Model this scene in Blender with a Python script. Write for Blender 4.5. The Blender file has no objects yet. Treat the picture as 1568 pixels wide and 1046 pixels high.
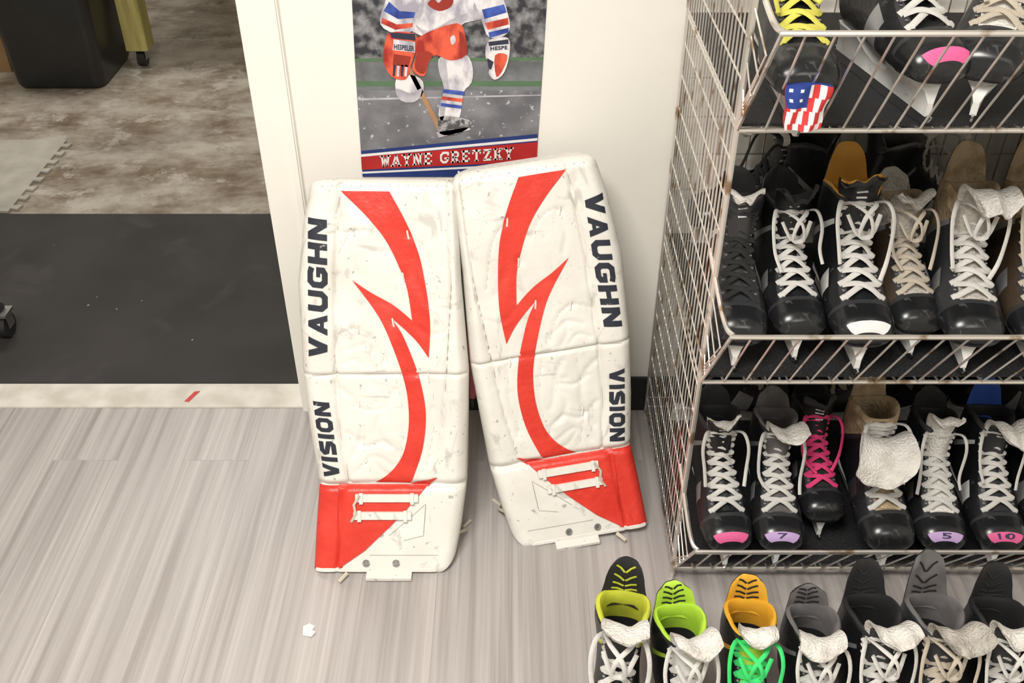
import bpy, bmesh, math, random
from mathutils import Vector, Matrix, noise
from mathutils.geometry import delaunay_2d_cdt
R=random.Random(7)
SC=bpy.context.scene
pi=math.pi
# ---------------------------------------------------------------- materials
def mat(name,col,rough=.6,metal=0,col2=None,nscale=20,bump=0,bscale=60,stretch=(1,1,1),spec=None,lo=.35,hi=.65,scuff=None):
    m=bpy.data.materials.new(name);m.use_nodes=True
    nt=m.node_tree;N=nt.nodes;L=nt.links
    b=N['Principled BSDF']
    b.inputs['Base Color'].default_value=(*col,1);b.inputs['Roughness'].default_value=rough
    b.inputs['Metallic'].default_value=metal
    if spec is not None: b.inputs['Specular IOR Level'].default_value=spec
    tc=N.new('ShaderNodeTexCoord');mp=N.new('ShaderNodeMapping');mp.inputs['Scale'].default_value=stretch
    L.new(tc.outputs['Object'],mp.inputs['Vector'])
    if col2 is None: col2=tuple(min(1,c*.82) for c in col)
    n=N.new('ShaderNodeTexNoise');n.inputs['Scale'].default_value=nscale;n.inputs['Detail'].default_value=6
    L.new(mp.outputs[0],n.inputs['Vector'])
    r=N.new('ShaderNodeValToRGB');r.color_ramp.elements[0].position=lo;r.color_ramp.elements[1].position=hi
    r.color_ramp.elements[0].color=(*col2,1);r.color_ramp.elements[1].color=(*col,1)
    L.new(n.outputs['Fac'],r.inputs['Fac']);out=r.outputs['Color']
    if scuff:
        for (sc,dist,lo2,hi2,st,cc,am) in scuff:
            m2=N.new('ShaderNodeMapping');m2.inputs['Scale'].default_value=st;m2.inputs['Rotation'].default_value=(.4,.5,.3);L.new(tc.outputs['Object'],m2.inputs['Vector'])
            n3=N.new('ShaderNodeTexNoise');n3.inputs['Scale'].default_value=sc;n3.inputs['Detail'].default_value=5;n3.inputs['Distortion'].default_value=dist;L.new(m2.outputs[0],n3.inputs['Vector'])
            r3=N.new('ShaderNodeValToRGB');r3.color_ramp.elements[0].position=lo2;r3.color_ramp.elements[1].position=hi2
            r3.color_ramp.elements[0].color=(0,0,0,1);r3.color_ramp.elements[1].color=(am,am,am,1);L.new(n3.outputs['Fac'],r3.inputs['Fac'])
            mx=N.new('ShaderNodeMix');mx.data_type='RGBA';L.new(r3.outputs['Color'],mx.inputs['Factor']);L.new(out,mx.inputs['A']);mx.inputs['B'].default_value=(*cc,1);out=mx.outputs['Result']
    L.new(out,b.inputs['Base Color'])
    if bump:
        n2=N.new('ShaderNodeTexNoise');n2.inputs['Scale'].default_value=bscale;n2.inputs['Detail'].default_value=4
        L.new(mp.outputs[0],n2.inputs['Vector'])
        bp=N.new('ShaderNodeBump');bp.inputs['Strength'].default_value=bump;bp.inputs['Distance'].default_value=.01
        L.new(n2.outputs['Fac'],bp.inputs['Height']);L.new(bp.outputs['Normal'],b.inputs['Normal'])
    return m
# ---------------------------------------------------------------- mesh builder
class MB:
    def __init__(s): s.v=[];s.f=[];s.m=[];s.mats=[]
    def mi(s,mt):
        if mt not in s.mats: s.mats.append(mt)
        return s.mats.index(mt)
    def add(s,vs,fs,mt,M=None):
        o=len(s.v)
        for p in vs:
            p=Vector(p)
            s.v.append(M@p if M else p)
        single=not isinstance(mt,list)
        k=s.mi(mt) if single else None
        for i,f in enumerate(fs):
            s.f.append([a+o for a in f]);s.m.append(k if single else s.mi(mt[i]))
    def box(s,c,d,mt,M=None,taper=1):
        x,y,z=[a/2 for a in d];v=[]
        for sz in(-1,1):
            t=taper if sz<0 else 1
            for sx,sy in((-1,-1),(1,-1),(1,1),(-1,1)): v.append((c[0]+sx*x*t,c[1]+sy*y*t,c[2]+sz*z))
        s.add(v,[(3,2,1,0),(4,5,6,7),(0,1,5,4),(1,2,6,5),(2,3,7,6),(3,0,4,7)],mt,M)
    def tube(s,pts,ra,mt,rb=None,n=6,up=(0,0,1),closed=False,M=None,radii=None):
        pts=[Vector(p) for p in pts];rb=rb or ra;up=Vector(up);vs=[];K=len(pts)
        for i,p in enumerate(pts):
            if closed: t=pts[(i+1)%K]-pts[i-1]
            else: t=pts[min(i+1,K-1)]-pts[max(i-1,0)]
            if t.length<1e-9: t=Vector((0,0,1))
            t.normalize()
            u=up if abs(t.dot(up))<.98 else Vector((1,0,0))
            sd=t.cross(u).normalized();nn=sd.cross(t).normalized()
            k=radii[i] if radii else 1
            for j in range(n):
                a=2*pi*j/n
                vs.append(p+sd*math.cos(a)*ra*k+nn*math.sin(a)*rb*k)
        fs=[]
        for i in range(K if closed else K-1):
            for j in range(n):
                a=i*n+j;b=i*n+(j+1)%n;c=((i+1)%K)*n+(j+1)%n;d=((i+1)%K)*n+j
                fs.append((a,b,c,d))
        if not closed: fs+= [tuple(range(n))[::-1],tuple((K-1)*n+j for j in range(n))]
        s.add(vs,fs,mt,M)
    def bar(s,pts,up,w,h,mt):
        pts=[Vector(p) for p in pts];up=Vector(up).normalized();vs=[];K=len(pts)
        for i,p in enumerate(pts):
            t=(pts[min(i+1,K-1)]-pts[max(i-1,0)]).normalized();sd=t.cross(up).normalized()
            for a,c in((-w,0),(-w,h*.6),(-w*.85,h),(w*.85,h),(w,h*.6),(w,0)): vs.append(p+sd*a+up*c)
        fs=[]
        for i in range(K-1):
            for j in range(6): fs.append((i*6+j,i*6+(j+1)%6,(i+1)*6+(j+1)%6,(i+1)*6+j))
        fs+=[tuple(range(6))[::-1],tuple((K-1)*6+j for j in range(6))]
        s.add(vs,fs,mt)
    def rod(s,a,b,r,mt,n=6): s.tube([a,b],r,mt,n=n)
    def grid(s,G,mt,closeu=False,flip=False,M=None,mf=None):
        r=len(G);c=len(G[0]);vs=[p for row in G for p in row];fs=[];ms=[]
        for i in range(r-1):
            for j in range(c if closeu else c-1):
                a=i*c+j;b=i*c+(j+1)%c;d=(i+1)*c+j;e=(i+1)*c+(j+1)%c
                fs.append((a,d,e,b) if flip else (a,b,e,d));ms.append(mf(i,j) if mf else mt)
        s.add(vs,fs,ms,M)
    def obj(s,name,smooth=40,parent=None,recalc=False,M=None):
        me=bpy.data.meshes.new(name);me.from_pydata([tuple(v) for v in s.v],[],s.f)
        for m in s.mats: me.materials.append(m)
        me.polygons.foreach_set('material_index',s.m)
        if smooth:
            me.polygons.foreach_set('use_smooth',[True]*len(me.polygons))
            me.set_sharp_from_angle(angle=math.radians(smooth))
        me.update()
        o=bpy.data.objects.new(name,me);SC.collection.objects.link(o)
        if parent: o.parent=parent
        if M: o.matrix_world=M
        return o
def cat(pts,n=6,closed=False):
    pts=[Vector(p) for p in pts];K=len(pts);out=[]
    for i in range(K if closed else K-1):
        if closed: p0,p1,p2,p3=pts[i-1],pts[i],pts[(i+1)%K],pts[(i+2)%K]
        else: p0,p1,p2,p3=pts[max(i-1,0)],pts[i],pts[i+1],pts[min(i+2,K-1)]
        for k in range(n):
            t=k/n
            out.append(.5*((2*p1)+(p2-p0)*t+(2*p0-5*p1+4*p2-p3)*t*t+(3*p1-p0-3*p2+p3)*t**3))
    if not closed: out.append(pts[-1])
    return out
def interp(tab,x):
    if x<=tab[0][0]: return tab[0][1:]
    for a,b in zip(tab,tab[1:]):
        if x<=b[0]:
            k=(x-a[0])/(b[0]-a[0]);return [u+(v-u)*k for u,v in zip(a[1:],b[1:])]
    return tab[-1][1:]
def textmesh(txt,off=.03,shear=0,cell=.12):
    c=bpy.data.curves.new('t','FONT');c.body=txt;c.offset=off;c.shear=shear;c.size=1;c.resolution_u=4;c.space_character=1.08
    o=bpy.data.objects.new('t',c);SC.collection.objects.link(o)
    bpy.context.view_layer.update()
    me=bpy.data.meshes.new_from_object(o.evaluated_get(bpy.context.evaluated_depsgraph_get()))
    xs=[v.co.x for v in me.vertices];ys=[v.co.y for v in me.vertices];x0,x1,y0,y1=min(xs),max(xs),min(ys),max(ys)
    vs=[((v.co.x-x0)/(x1-x0),(v.co.y-y0)/(y1-y0)) for v in me.vertices]
    fs=[list(f.vertices) for f in me.polygons]
    bpy.data.objects.remove(o);bpy.data.curves.remove(c);bpy.data.meshes.remove(me)
    return vs,fs
# block lettering built from strokes: every letter lives in a 1.0 x 1.0 cell
W_=.29
def strk(pl,w=W_):
    pts=[Vector(p) for p in pl];L=[];Rr=[];K=len(pts)
    for i,p in enumerate(pts):
        d1=(pts[i]-pts[i-1]).normalized() if i>0 else (pts[1]-pts[0]).normalized()
        d2=(pts[i+1]-pts[i]).normalized() if i<K-1 else d1
        n1=Vector((-d1.y,d1.x));n2=Vector((-d2.y,d2.x));m=(n1+n2).normalized();k=w/2/max(.5,m.dot(n1))
        L.append(p+m*k);Rr.append(p-m*k)
    return [[L[i],Rr[i],Rr[i+1],L[i+1]] for i in range(K-1)]
h_=W_/2
GL={'V':[[(0,1),(.32,1),(.68,0),(.34,0)],[(1,1),(.68,1),(.34,0),(.68,0)]],
'A':[[(0,0),(.30,0),(.64,1),(.36,1)],[(1,0),(.70,0),(.36,1),(.64,1)],[(.22,.18),(.78,.18),(.7,.38),(.3,.38)]],
'U':strk([(h_,1),(h_,.3),(.3,h_-.02),(.7,h_-.02),(1-h_,.3),(1-h_,1)]),
'G':strk([(.96,.80),(.72,1-h_+.02),(.3,1-h_+.02),(h_,.7),(h_,.3),(.3,h_-.02),(.7,h_-.02),(1-h_,.22),(1-h_,.42)])+[[(.52,.36),(1,.36),(1,.56),(.52,.56)]],
'H':[[(0,0),(.32,0),(.32,1),(0,1)],[(.68,0),(1,0),(1,1),(.68,1)],[(.28,.38),(.72,.38),(.72,.63),(.28,.63)]],
'N':[[(0,0),(.30,0),(.30,1),(0,1)],[(.70,0),(1,0),(1,1),(.70,1)],[(0,1),(.34,1),(1,0),(.66,0)]],
'I':[[(.02,0),(.34,0),(.34,1),(.02,1)]],
'S':strk([(.04,h_-.01),(.7,h_-.01),(1-h_,.27),(.84,.42),(.2,.58),(h_,.72),(.32,1-h_+.01),(.95,1-h_+.01)]),
'O':strk([(.5,h_-.02),(.7,h_-.02),(1-h_,.3),(1-h_,.7),(.7,1-h_+.02),(.3,1-h_+.02),(h_,.7),(h_,.3),(.3,h_-.02),(.5,h_-.02)])}
def rc(x0,y0,x1,y1): return [(x0,y0),(x1,y0),(x1,y1),(x0,y1)]
def stem(x): return rc(x-.12,0,x+.12,1)
def ser(x,y): return rc(x-.21,0,x+.21,.14) if y==0 else rc(x-.21,.86,x+.21,1)
GS={'W':[[(.02,1),(.24,1),(.38,0),(.2,0)],[(.2,0),(.38,0),(.58,.9),(.44,.9)],[(.44,.9),(.58,.9),(.8,0),(.62,0)],[(.62,0),(.8,0),(.98,1),(.76,1)],ser(.12,1),ser(.88,1)],
'A':[[(.02,0),(.24,0),(.60,1),(.42,1)],[(.98,0),(.72,0),(.40,1),(.62,1)],rc(.26,.22,.74,.38),ser(.14,0),ser(.86,0)],
'Y':[[(.04,1),(.32,1),(.62,.45),(.38,.45)],[(.96,1),(.68,1),(.38,.45),(.62,.45)],rc(.38,0,.62,.5),ser(.17,1),ser(.83,1),ser(.5,0)],
'N':[rc(.08,0,.28,1),rc(.72,0,.92,1),[(.05,1),(.34,1),(.92,0),(.66,0)],ser(.18,0),ser(.82,1)],
'E':[stem(.25),rc(.04,0,.9,.18),rc(.04,.82,.9,1),rc(.2,.42,.66,.58),rc(.76,0,.92,.34),rc(.76,.66,.92,1)],
'G':strk([(.9,.66),(.9,.86),(.7,.9),(.35,.9),(.13,.7),(.13,.3),(.35,.1),(.68,.1),(.84,.25),(.84,.45)],.2)+[rc(.5,.34,1,.5)],
'R':[stem(.25),ser(.25,0),rc(.04,.86,.3,1),[(.42,.5),(.66,.5),(.95,0),(.68,0)],rc(.68,0,1,.14)]+strk([(.2,.9),(.66,.9),(.82,.78),(.82,.6),(.66,.48),(.2,.48)],.19),
'T':[rc(.03,.82,.97,1),stem(.5),rc(.03,.62,.18,.9),rc(.82,.62,.97,.9),ser(.5,0)],
'Z':[rc(.06,.82,.94,1),rc(.06,0,.94,.18),[(.06,.1),(.34,.1),(.94,.9),(.66,.9)],rc(.06,.62,.2,.9),rc(.8,.1,.94,.38)],
'K':[stem(.22),ser(.22,0),ser(.22,1),[(.3,.4),(.5,.4),(.94,.95),(.7,.95)],[(.4,.56),(.58,.64),(.96,.05),(.68,.05)],rc(.6,.86,1,1),rc(.6,0,1,.14)],' ':[]}
def blocktext(txt,slant=.18,gap=.14,GF=GL,nn=5):
    vs=[];fs=[];x=0
    for ch in txt:
        wd=.36 if ch=='I' else (.45 if ch==' ' else 1)
        for q in GF[ch]:
            q=[Vector(p) for p in q];o=len(vs)
            for i in range(nn+1):
                for j in range(nn+1):
                    a=q[0].lerp(q[1],i/nn);b=q[3].lerp(q[2],i/nn);p=a.lerp(b,j/nn)
                    vs.append((x+p.x+slant*(p.y-.5),p.y))
            for i in range(nn):
                for j in range(nn):
                    a=o+i*(nn+1)+j;fs.append([a,a+nn+1,a+nn+2,a+1])
        x+=wd+gap
    x-=gap
    return [(u/x,v) for u,v in vs],fs
def polyfill(poly,step=.008):
    pts=[];K=len(poly)
    for i in range(K):
        a=Vector(poly[i][:2]);b=Vector(poly[(i+1)%K][:2]);n=max(1,int((b-a).length/step))
        for k in range(n): pts.append(a.lerp(b,k/n))
    nb=len(pts)
    def inside(x,y):
        r=False
        for i in range(nb):
            a=pts[i];b=pts[i-1]
            if (a.y>y)!=(b.y>y) and x<(b.x-a.x)*(y-a.y)/(b.y-a.y)+a.x: r=not r
        return r
    x0=min(p.x for p in pts);x1=max(p.x for p in pts);y0=min(p.y for p in pts);y1=max(p.y for p in pts)
    B=pts[:nb]
    y=y0+step/2
    while y<y1:
        x=x0+step/2
        while x<x1:
            if inside(x,y) and min((p-Vector((x,y))).length for p in B)>step*.45: pts.append(Vector((x,y)))
            x+=step
        y+=step
    r=delaunay_2d_cdt(pts,[],[list(range(nb))],1,1e-6)
    return [tuple(v) for v in r[0]],[list(f) for f in r[2]]
# ---------------------------------------------------------------- palette
wallM=mat('wall_paint',(.88,.855,.79),.75,bump=.04,bscale=200,col2=(.85,.82,.755),nscale=3)
trimM=mat('trim_paint',(.90,.88,.81),.45,col2=(.86,.84,.77),nscale=4)
ceilM=mat('ceiling_paint',(.85,.84,.82),.9)
baseM=mat('black_rubber_base',(.02,.02,.022),.5)
threshM=mat('threshold_vinyl',(.72,.69,.62),.5,col2=(.55,.52,.45),nscale=14)
matM=mat('rubber_mat',(.034,.030,.028),.75,col2=(.022,.020,.019),nscale=4,bump=.15,bscale=350,scuff=[(6,.5,.6,.75,(1,1,1),(.085,.075,.065),.4)])
def laminate():
    m=bpy.data.materials.new('laminate_planks');m.use_nodes=True;nt=m.node_tree;N=nt.nodes;L=nt.links;b=N['Principled BSDF']
    b.inputs['Roughness'].default_value=.42
    tc=N.new('ShaderNodeTexCoord')
    br=N.new('ShaderNodeTexBrick');rot=N.new('ShaderNodeMapping');rot.inputs['Rotation'].default_value=(0,0,pi/2);rot.inputs['Location'].default_value=(.43,0,0)
    L.new(tc.outputs['Object'],rot.inputs['Vector']);L.new(rot.outputs[0],br.inputs['Vector'])
    br.inputs['Color1'].default_value=(0,0,0,1);br.inputs['Color2'].default_value=(1,1,1,1);br.inputs['Mortar'].default_value=(.5,.5,.5,1)
    br.inputs['Scale'].default_value=1;br.inputs['Mortar Size'].default_value=.0008;br.inputs['Brick Width'].default_value=1.25;br.inputs['Row Height'].default_value=.152
    off=N.new('ShaderNodeVectorMath');off.operation='SCALE';off.inputs['Scale'].default_value=3.7
    L.new(br.outputs['Color'],off.inputs[0])
    ad=N.new('ShaderNodeVectorMath');ad.operation='ADD';L.new(tc.outputs['Object'],ad.inputs[0]);L.new(off.outputs[0],ad.inputs[1])
    def ns(sc,scale,det):
        mp=N.new('ShaderNodeMapping');mp.inputs['Scale'].default_value=sc;L.new(ad.outputs[0],mp.inputs['Vector'])
        n=N.new('ShaderNodeTexNoise');n.inputs['Scale'].default_value=scale;n.inputs['Detail'].default_value=det;n.inputs['Distortion'].default_value=.2;L.new(mp.outputs[0],n.inputs['Vector']);return n
    n1=ns((46,1.0,1),1,5);n2=ns((150,2.5,1),1,4);n3=ns((9,.5,1),1,2)
    r1=N.new('ShaderNodeValToRGB');e=r1.color_ramp.elements
    e[0].position=.28;e[0].color=(.30,.272,.26,1);e[1].position=.76;e[1].color=(.49,.46,.44,1)
    x=e.new(.45);x.color=(.385,.355,.34,1)
    L.new(n1.outputs['Fac'],r1.inputs['Fac'])
    mx=N.new('ShaderNodeMix');mx.data_type='RGBA';mx.blend_type='OVERLAY';mx.inputs['Factor'].default_value=.3
    L.new(r1.outputs['Color'],mx.inputs['A']);L.new(n2.outputs['Fac'],mx.inputs['B'])
    mx2=N.new('ShaderNodeMix');mx2.data_type='RGBA';mx2.blend_type='OVERLAY';mx2.inputs['Factor'].default_value=.2
    L.new(mx.outputs['Result'],mx2.inputs['A']);L.new(n3.outputs['Fac'],mx2.inputs['B'])
    mx3=N.new('ShaderNodeMix');mx3.data_type='RGBA';mx3.blend_type='MIX'
    k=N.new('ShaderNodeMath');k.operation='MULTIPLY';k.inputs[1].default_value=.2;L.new(br.outputs['Fac'],k.inputs[0]);L.new(k.outputs[0],mx3.inputs['Factor'])
    L.new(mx2.outputs['Result'],mx3.inputs['A']);mx3.inputs['B'].default_value=(.12,.11,.1,1)
    L.new(mx3.outputs['Result'],b.inputs['Base Color'])
    return m
def concrete():
    m=bpy.data.materials.new('stained_concrete');m.use_nodes=True;nt=m.node_tree;N=nt.nodes;L=nt.links;b=N['Principled BSDF']
    b.inputs['Roughness'].default_value=.4
    tc=N.new('ShaderNodeTexCoord')
    def ns(scale,det,dist=0,st=(1,1,1),loc=(0,0,0),rg=.6):
        mp=N.new('ShaderNodeMapping');mp.inputs['Scale'].default_value=st;mp.inputs['Location'].default_value=loc;L.new(tc.outputs['Object'],mp.inputs['Vector'])
        n=N.new('ShaderNodeTexNoise');n.inputs['Scale'].default_value=scale;n.inputs['Detail'].default_value=det;n.inputs['Distortion'].default_value=dist;n.inputs['Roughness'].default_value=rg;L.new(mp.outputs[0],n.inputs['Vector']);return n
    n1=ns(3.8,9,.1,(1,1.4,1),rg=.68);r=N.new('ShaderNodeValToRGB');e=r.color_ramp.elements
    e[0].position=.33;e[0].color=(.13,.095,.065,1);e[1].position=.62;e[1].color=(.46,.42,.36,1)
    for p,c in((.42,(.22,.175,.13,1)),(.5,(.32,.275,.225,1)),(.56,(.39,.345,.29,1))): x=e.new(p);x.color=c
    L.new(n1.outputs['Fac'],r.inputs['Fac'])
    def lay(prev,n,lo,hi,col,am=1):
        r2=N.new('ShaderNodeValToRGB');e=r2.color_ramp.elements
        e[0].position=lo;e[0].color=(0,0,0,1);e[1].position=hi;e[1].color=(am,am,am,1);L.new(n.outputs['Fac'],r2.inputs['Fac'])
        mx=N.new('ShaderNodeMix');mx.data_type='RGBA';L.new(r2.outputs['Color'],mx.inputs['Factor']);L.new(prev,mx.inputs['A']);mx.inputs['B'].default_value=(*col,1);return mx.outputs['Result']
    o=lay(r.outputs['Color'],ns(8,9,.2,loc=(3,1,0),rg=.7),.55,.62,(.50,.465,.41),.75)
    o=lay(o,ns(5,9,.3,loc=(8,2,0),rg=.7),.58,.66,(.14,.10,.065),.7)
    o=lay(o,ns(40,3,0,loc=(1,9,0)),.67,.70,(.09,.08,.07),.6)
    o=lay(o,ns(1.3,5,.4,loc=(7,4,0)),.60,.75,(.16,.15,.145),.5)
    L.new(o,b.inputs['Base Color'])
    n2=ns(13,5);bp=N.new('ShaderNodeBump');bp.inputs['Strength'].default_value=.15;L.new(n2.outputs['Fac'],bp.inputs['Height']);L.new(bp.outputs[0],b.inputs['Normal'])
    return m
lamM=laminate();conM=concrete()
# ---------------------------------------------------------------- room
def boxobj(name,x0,x1,y0,y1,z0,z1,mt):
    b=MB();b.box(((x0+x1)/2,(y0+y1)/2,(z0+z1)/2),(x1-x0,y1-y0,z1-z0),mt);return b.obj(name,smooth=0)
WY=1.865
boxobj('floor',-3.2,2.2,-2.6,WY,-.1,0,lamM)
boxobj('floor_back_room',-3.2,2.2,WY,6.5,-.1,0,conM)
boxobj('trim_threshold',-1.7,-.51,1.865,1.955,0,.004,threshM)
boxobj('wall_back',-.51,2.2,WY,WY+.12,0,2.7,wallM)
boxobj('wall_back_left',-3.2,-1.7,WY,WY+.12,0,2.7,wallM)
boxobj('wall_back_header',-1.7,-.51,WY,WY+.12,2.15,2.7,wallM)
boxobj('wall_far',-3.2,2.2,6.5,6.62,0,2.7,wallM)
boxobj('wall_left',-3.32,-3.2,-2.6,6.5,0,2.7,wallM)
boxobj('wall_right',2.2,2.32,-2.6,6.5,0,2.7,wallM)
boxobj('wall_front',-3.2,2.2,-2.72,-2.6,0,2.7,wallM)
boxobj('ceiling',-3.32,2.32,-2.72,6.62,2.7,2.8,ceilM)
b=MB();b.box((-.4735,WY-.006,1.075),(.075,.012,2.15),trimM);b.box((-.445,WY-.009,1.075),(.012,.018,2.15),trimM)
b.box((-.5125,WY+.06,1.075),(.005,.124,2.15),trimM)
b.obj('trim_door_casing',smooth=0)
boxobj('baseboard_back',-.43,2.2,WY-.008,WY,0,.10,baseM)
b=MB();b.box((-.5165,WY+.03,.335),(.004,.03,.115),baseM);b.box((-.519,WY+.03,.335),(.004,.014,.05),baseM);b.obj('door_strike_plate',smooth=0)
b=MB();b.box((-1.35,2.387,.003),(1.9,.862,.006),matM);b.obj('rubber_floor_mat',smooth=0)
tileM=mat('foam_tile',(.46,.435,.38),.8,col2=(.36,.335,.29),nscale=12)
pts=[(-2.3,2.83),(-1.63,2.83)]
y=2.83
while y<3.3:
    pts+= [(-1.63,y+.02),(-1.605,y+.014),(-1.60,y+.045),(-1.63,y+.04)];y+=.065
pts+=[(-1.63,3.36),(-2.3,3.36)]
n=len(pts);b=MB();b.add([(x,y,.001) for x,y in pts]+[(x,y,.009) for x,y in pts],[tuple(range(n,2*n))]+[(i,(i+1)%n,n+(i+1)%n,n+i) for i in range(n)],tileM)
b.obj('foam_floor_tile',smooth=0)
# ---------------------------------------------------------------- back room objects
binM=mat('black_plastic_bin',(.018,.019,.02),.35)
b=MB()
def rrect(cx,cy,wx,wy,r,z,n=5):
    o=[]
    for sx,sy,a0 in((1,1,0),(-1,1,pi/2),(-1,-1,pi),(1,-1,1.5*pi)):
        for k in range(n+1):
            a=a0+pi/2*k/n;o.append((cx+sx*(wx-r)+r*abs(math.cos(a))*sx,cy+sy*(wy-r)+r*abs(math.sin(a))*sy,z))
    return o
cx,cy=-1.83,4.03
G=[rrect(cx,cy,.17,.18,.04,.002),rrect(cx,cy,.178,.19,.045,.02),rrect(cx,cy,.205,.225,.05,.50),rrect(cx,cy,.215,.245,.05,.505),rrect(cx,cy,.215,.245,.05,.54),rrect(cx,cy,.195,.215,.05,.54),rrect(cx,cy,.165,.175,.05,.04)]
b.grid(G,binM,closeu=True);b.add(G[0],[tuple(range(len(G[0])))[::-1]],binM);b.add(G[-1],[tuple(range(len(G[0])))],binM)
b.obj('storage_bin')
woodM=mat('bench_lumber',(.52,.46,.16),.6,col2=(.36,.31,.10),nscale=5,stretch=(8,8,1))
stM=mat('steel',(.55,.55,.55),.35,1)
blkM=mat('black_plastic',(.02,.02,.02),.4)
def caster(b,x,y,z0=0):
    b.tube([(x-.015,y,z0+.035),(x+.015,y,z0+.035)],.034,blkM,n=16);b.box((x,y,z0+.075),(.05,.05,.008),stM)
    for sx in(-.02,.02): b.box((x+sx,y,z0+.055),(.004,.03,.045),stM)
b=MB()
for (x,y) in((-1.565,4.1),(-.45,4.1),(-1.5,5.15),(-.45,5.15)):
    b.box((x,y,.42),(.09,.09,.68),woodM);caster(b,x,y)
b.box((-1.0,4.62,.79),(1.25,1.2,.06),woodM);b.box((-.45,4.62,.62),(.04,.95,.09),woodM)
b.obj('workbench',smooth=0)
cardM=mat('cardboard',(.33,.2,.09),.8)
b=MB();b.box((-2.21,4.15,.14),(.22,.25,.28),cardM);b.box((-2.265,4.15,.283),(.11,.25,.004),cardM);b.box((-2.155,4.15,.283),(.11,.25,.004),cardM);b.obj('cardboard_box',smooth=0)
b=MB();sx0,sy0=-1.565,2.26
b.tube([(sx0,sy0,.14),(sx0,sy0,.5)],.025,stM,n=12)
for a in(-.45,3.4,4.6,1.9):
    x=sx0+.23*math.cos(a);y=sy0+.23*math.sin(a);b.tube([(x,y,.09),(sx0+.1*math.cos(a),sy0+.1*math.sin(a),.12),(sx0,sy0,.14)],.02,blkM,n=8);caster(b,x,y,.006)
b.tube([(sx0,sy0,.48),(sx0,sy0,.50),(sx0,sy0,.55),(sx0,sy0,.56)],.13,blkM,n=24,up=(1,0,0),radii=[.9,1,1,.9])
b.obj('rolling_stool')
papM=mat('paper_scrap',(.85,.85,.83),.8);redtM=mat('red_tape',(.6,.05,.04),.5)
b=MB();b.add([(-.402,1.195,.001),(-.385,1.19,.002),(-.378,1.2,.004),(-.386,1.207,.001),(-.381,1.214,.003),(-.394,1.222,.002),(-.404,1.213,.005)],[(0,1,2,3,4,5,6)],papM);b.obj('paper_scrap',smooth=0)
b=MB();b.add([(-.812,1.885,.0045),(-.800,1.883,.005),(-.782,1.925,.0055),(-.796,1.923,.005)],[(0,1,2,3)],redtM);b.obj('red_tape_scrap',smooth=0)
b=MB()
for k in range(14):
    x=-2.0+R.random()*1.4;y=2.0+R.random()*.75;s=.002+.003*R.random();b.add([(x,y,.0065),(x+s,y+s*.3,.0068),(x+s*.7,y+s,.007),(x-s*.3,y+s*.8,.0065)],[(0,1,2,3)],threshM)
b.obj('floor_debris',smooth=0)
# ---------------------------------------------------------------- poster
def art(x,y,l=0):
    d=272-y
    return ((x-784)*(.001213+.00000053*y), 1.8632-.0004*l, .634+.00149*d-.00000047*d*d)
pc={'crowd':mat('print_crowd',(.30,.30,.31),.35,col2=(.03,.032,.04),nscale=45,lo=.42,hi=.66),
'board':mat('print_boards',(.20,.21,.22),.35,col2=(.12,.125,.13),nscale=25),
'green':mat('print_green',(.10,.19,.10),.35),
'ice':mat('print_ice',(.25,.25,.27),.35,col2=(.13,.13,.145),nscale=16,scuff=[(90,0,.64,.68,(1,1,1),(.6,.6,.62),.8)]),
'blue':mat('print_blue',(.02,.045,.20),.35),'red':mat('print_red',(.55,.03,.03),.35,col2=(.4,.02,.02)),
'white':mat('print_white',(.82,.79,.80),.35,col2=(.38,.36,.43),nscale=38,lo=.36,hi=.56,stretch=(1,1,.6)),'orange':mat('print_orange',(.80,.12,.06),.35,col2=(.36,.025,.02),nscale=34,lo=.36,hi=.56,stretch=(1,1,.6)),
'roy':mat('print_royal',(.07,.14,.55),.35,col2=(.02,.04,.22),nscale=40),'navy':mat('print_navy',(.03,.035,.07),.35),'tan':mat('print_tan',(.45,.25,.13),.35),
'grey':mat('print_grey',(.45,.44,.45),.35,col2=(.08,.08,.08),nscale=90,lo=.42,hi=.58),
'txt':mat('print_text_white',(.86,.85,.84),.35,col2=(.8,.79,.78)),
'shade':mat('print_shade',(.36,.34,.39),.35,col2=(.55,.53,.57),nscale=40),'dor':mat('print_dark_red',(.36,.035,.02),.35)}
b=MB()
def P(poly,c,l,smooth=False):
    if smooth: poly=[(p.x,p.y) for p in cat([(x,y,0) for x,y in poly],3,True)]
    r=delaunay_2d_cdt([Vector(p) for p in poly],[],[list(range(len(poly)))],1,1e-6)
    b.add([art(p[0],p[1],l) for p in r[0]],[list(q) for q in r[2]],pc[c])
xl=lambda y:538+y*.0625
xr=lambda y:838-y*.0662
def strip(y0,y1,c,l=0):  P([(xl(y0),y0),(xr(y0),y0),(xr(y1),y1),(xl(y1),y1)],c,l)
strip(-150,96,'crowd');strip(96,126,'board');strip(126,134,'green');strip(134,140,'board');strip(140,272,'ice')
P([(xl(140),152),(xr(140),146),(xr(148),148),(xl(150),155)],'shade',1)
P([(xl(90),92),(xr(90),90),(xr(95),95),(xl(96),97)],'green',1)
P([(553,232),(823,206),(820,272),(555,272)],'blue',2)
P([(553,237),(823,212),(823,216),(553,241)],'txt',3)
P([(553,241),(823,218),(822,248),(554,261)],'red',3)
P([(554,264),(822,251),(822,254),(554,267)],'txt',3)
P([(622,104),(628,102),(682,206),(675,210)],'tan',5)
P([(607,122),(630,116),(648,126),(646,148),(628,158),(610,150)],'white',5,True)
P([(608,136),(630,144),(646,136),(642,152),(628,158),(610,150)],'shade',6,True)
P([(676,88),(712,84),(724,105),(722,128),(710,142),(706,172),(700,182),(674,182),(674,160),(680,136),(672,108)],'white',5,True)
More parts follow.
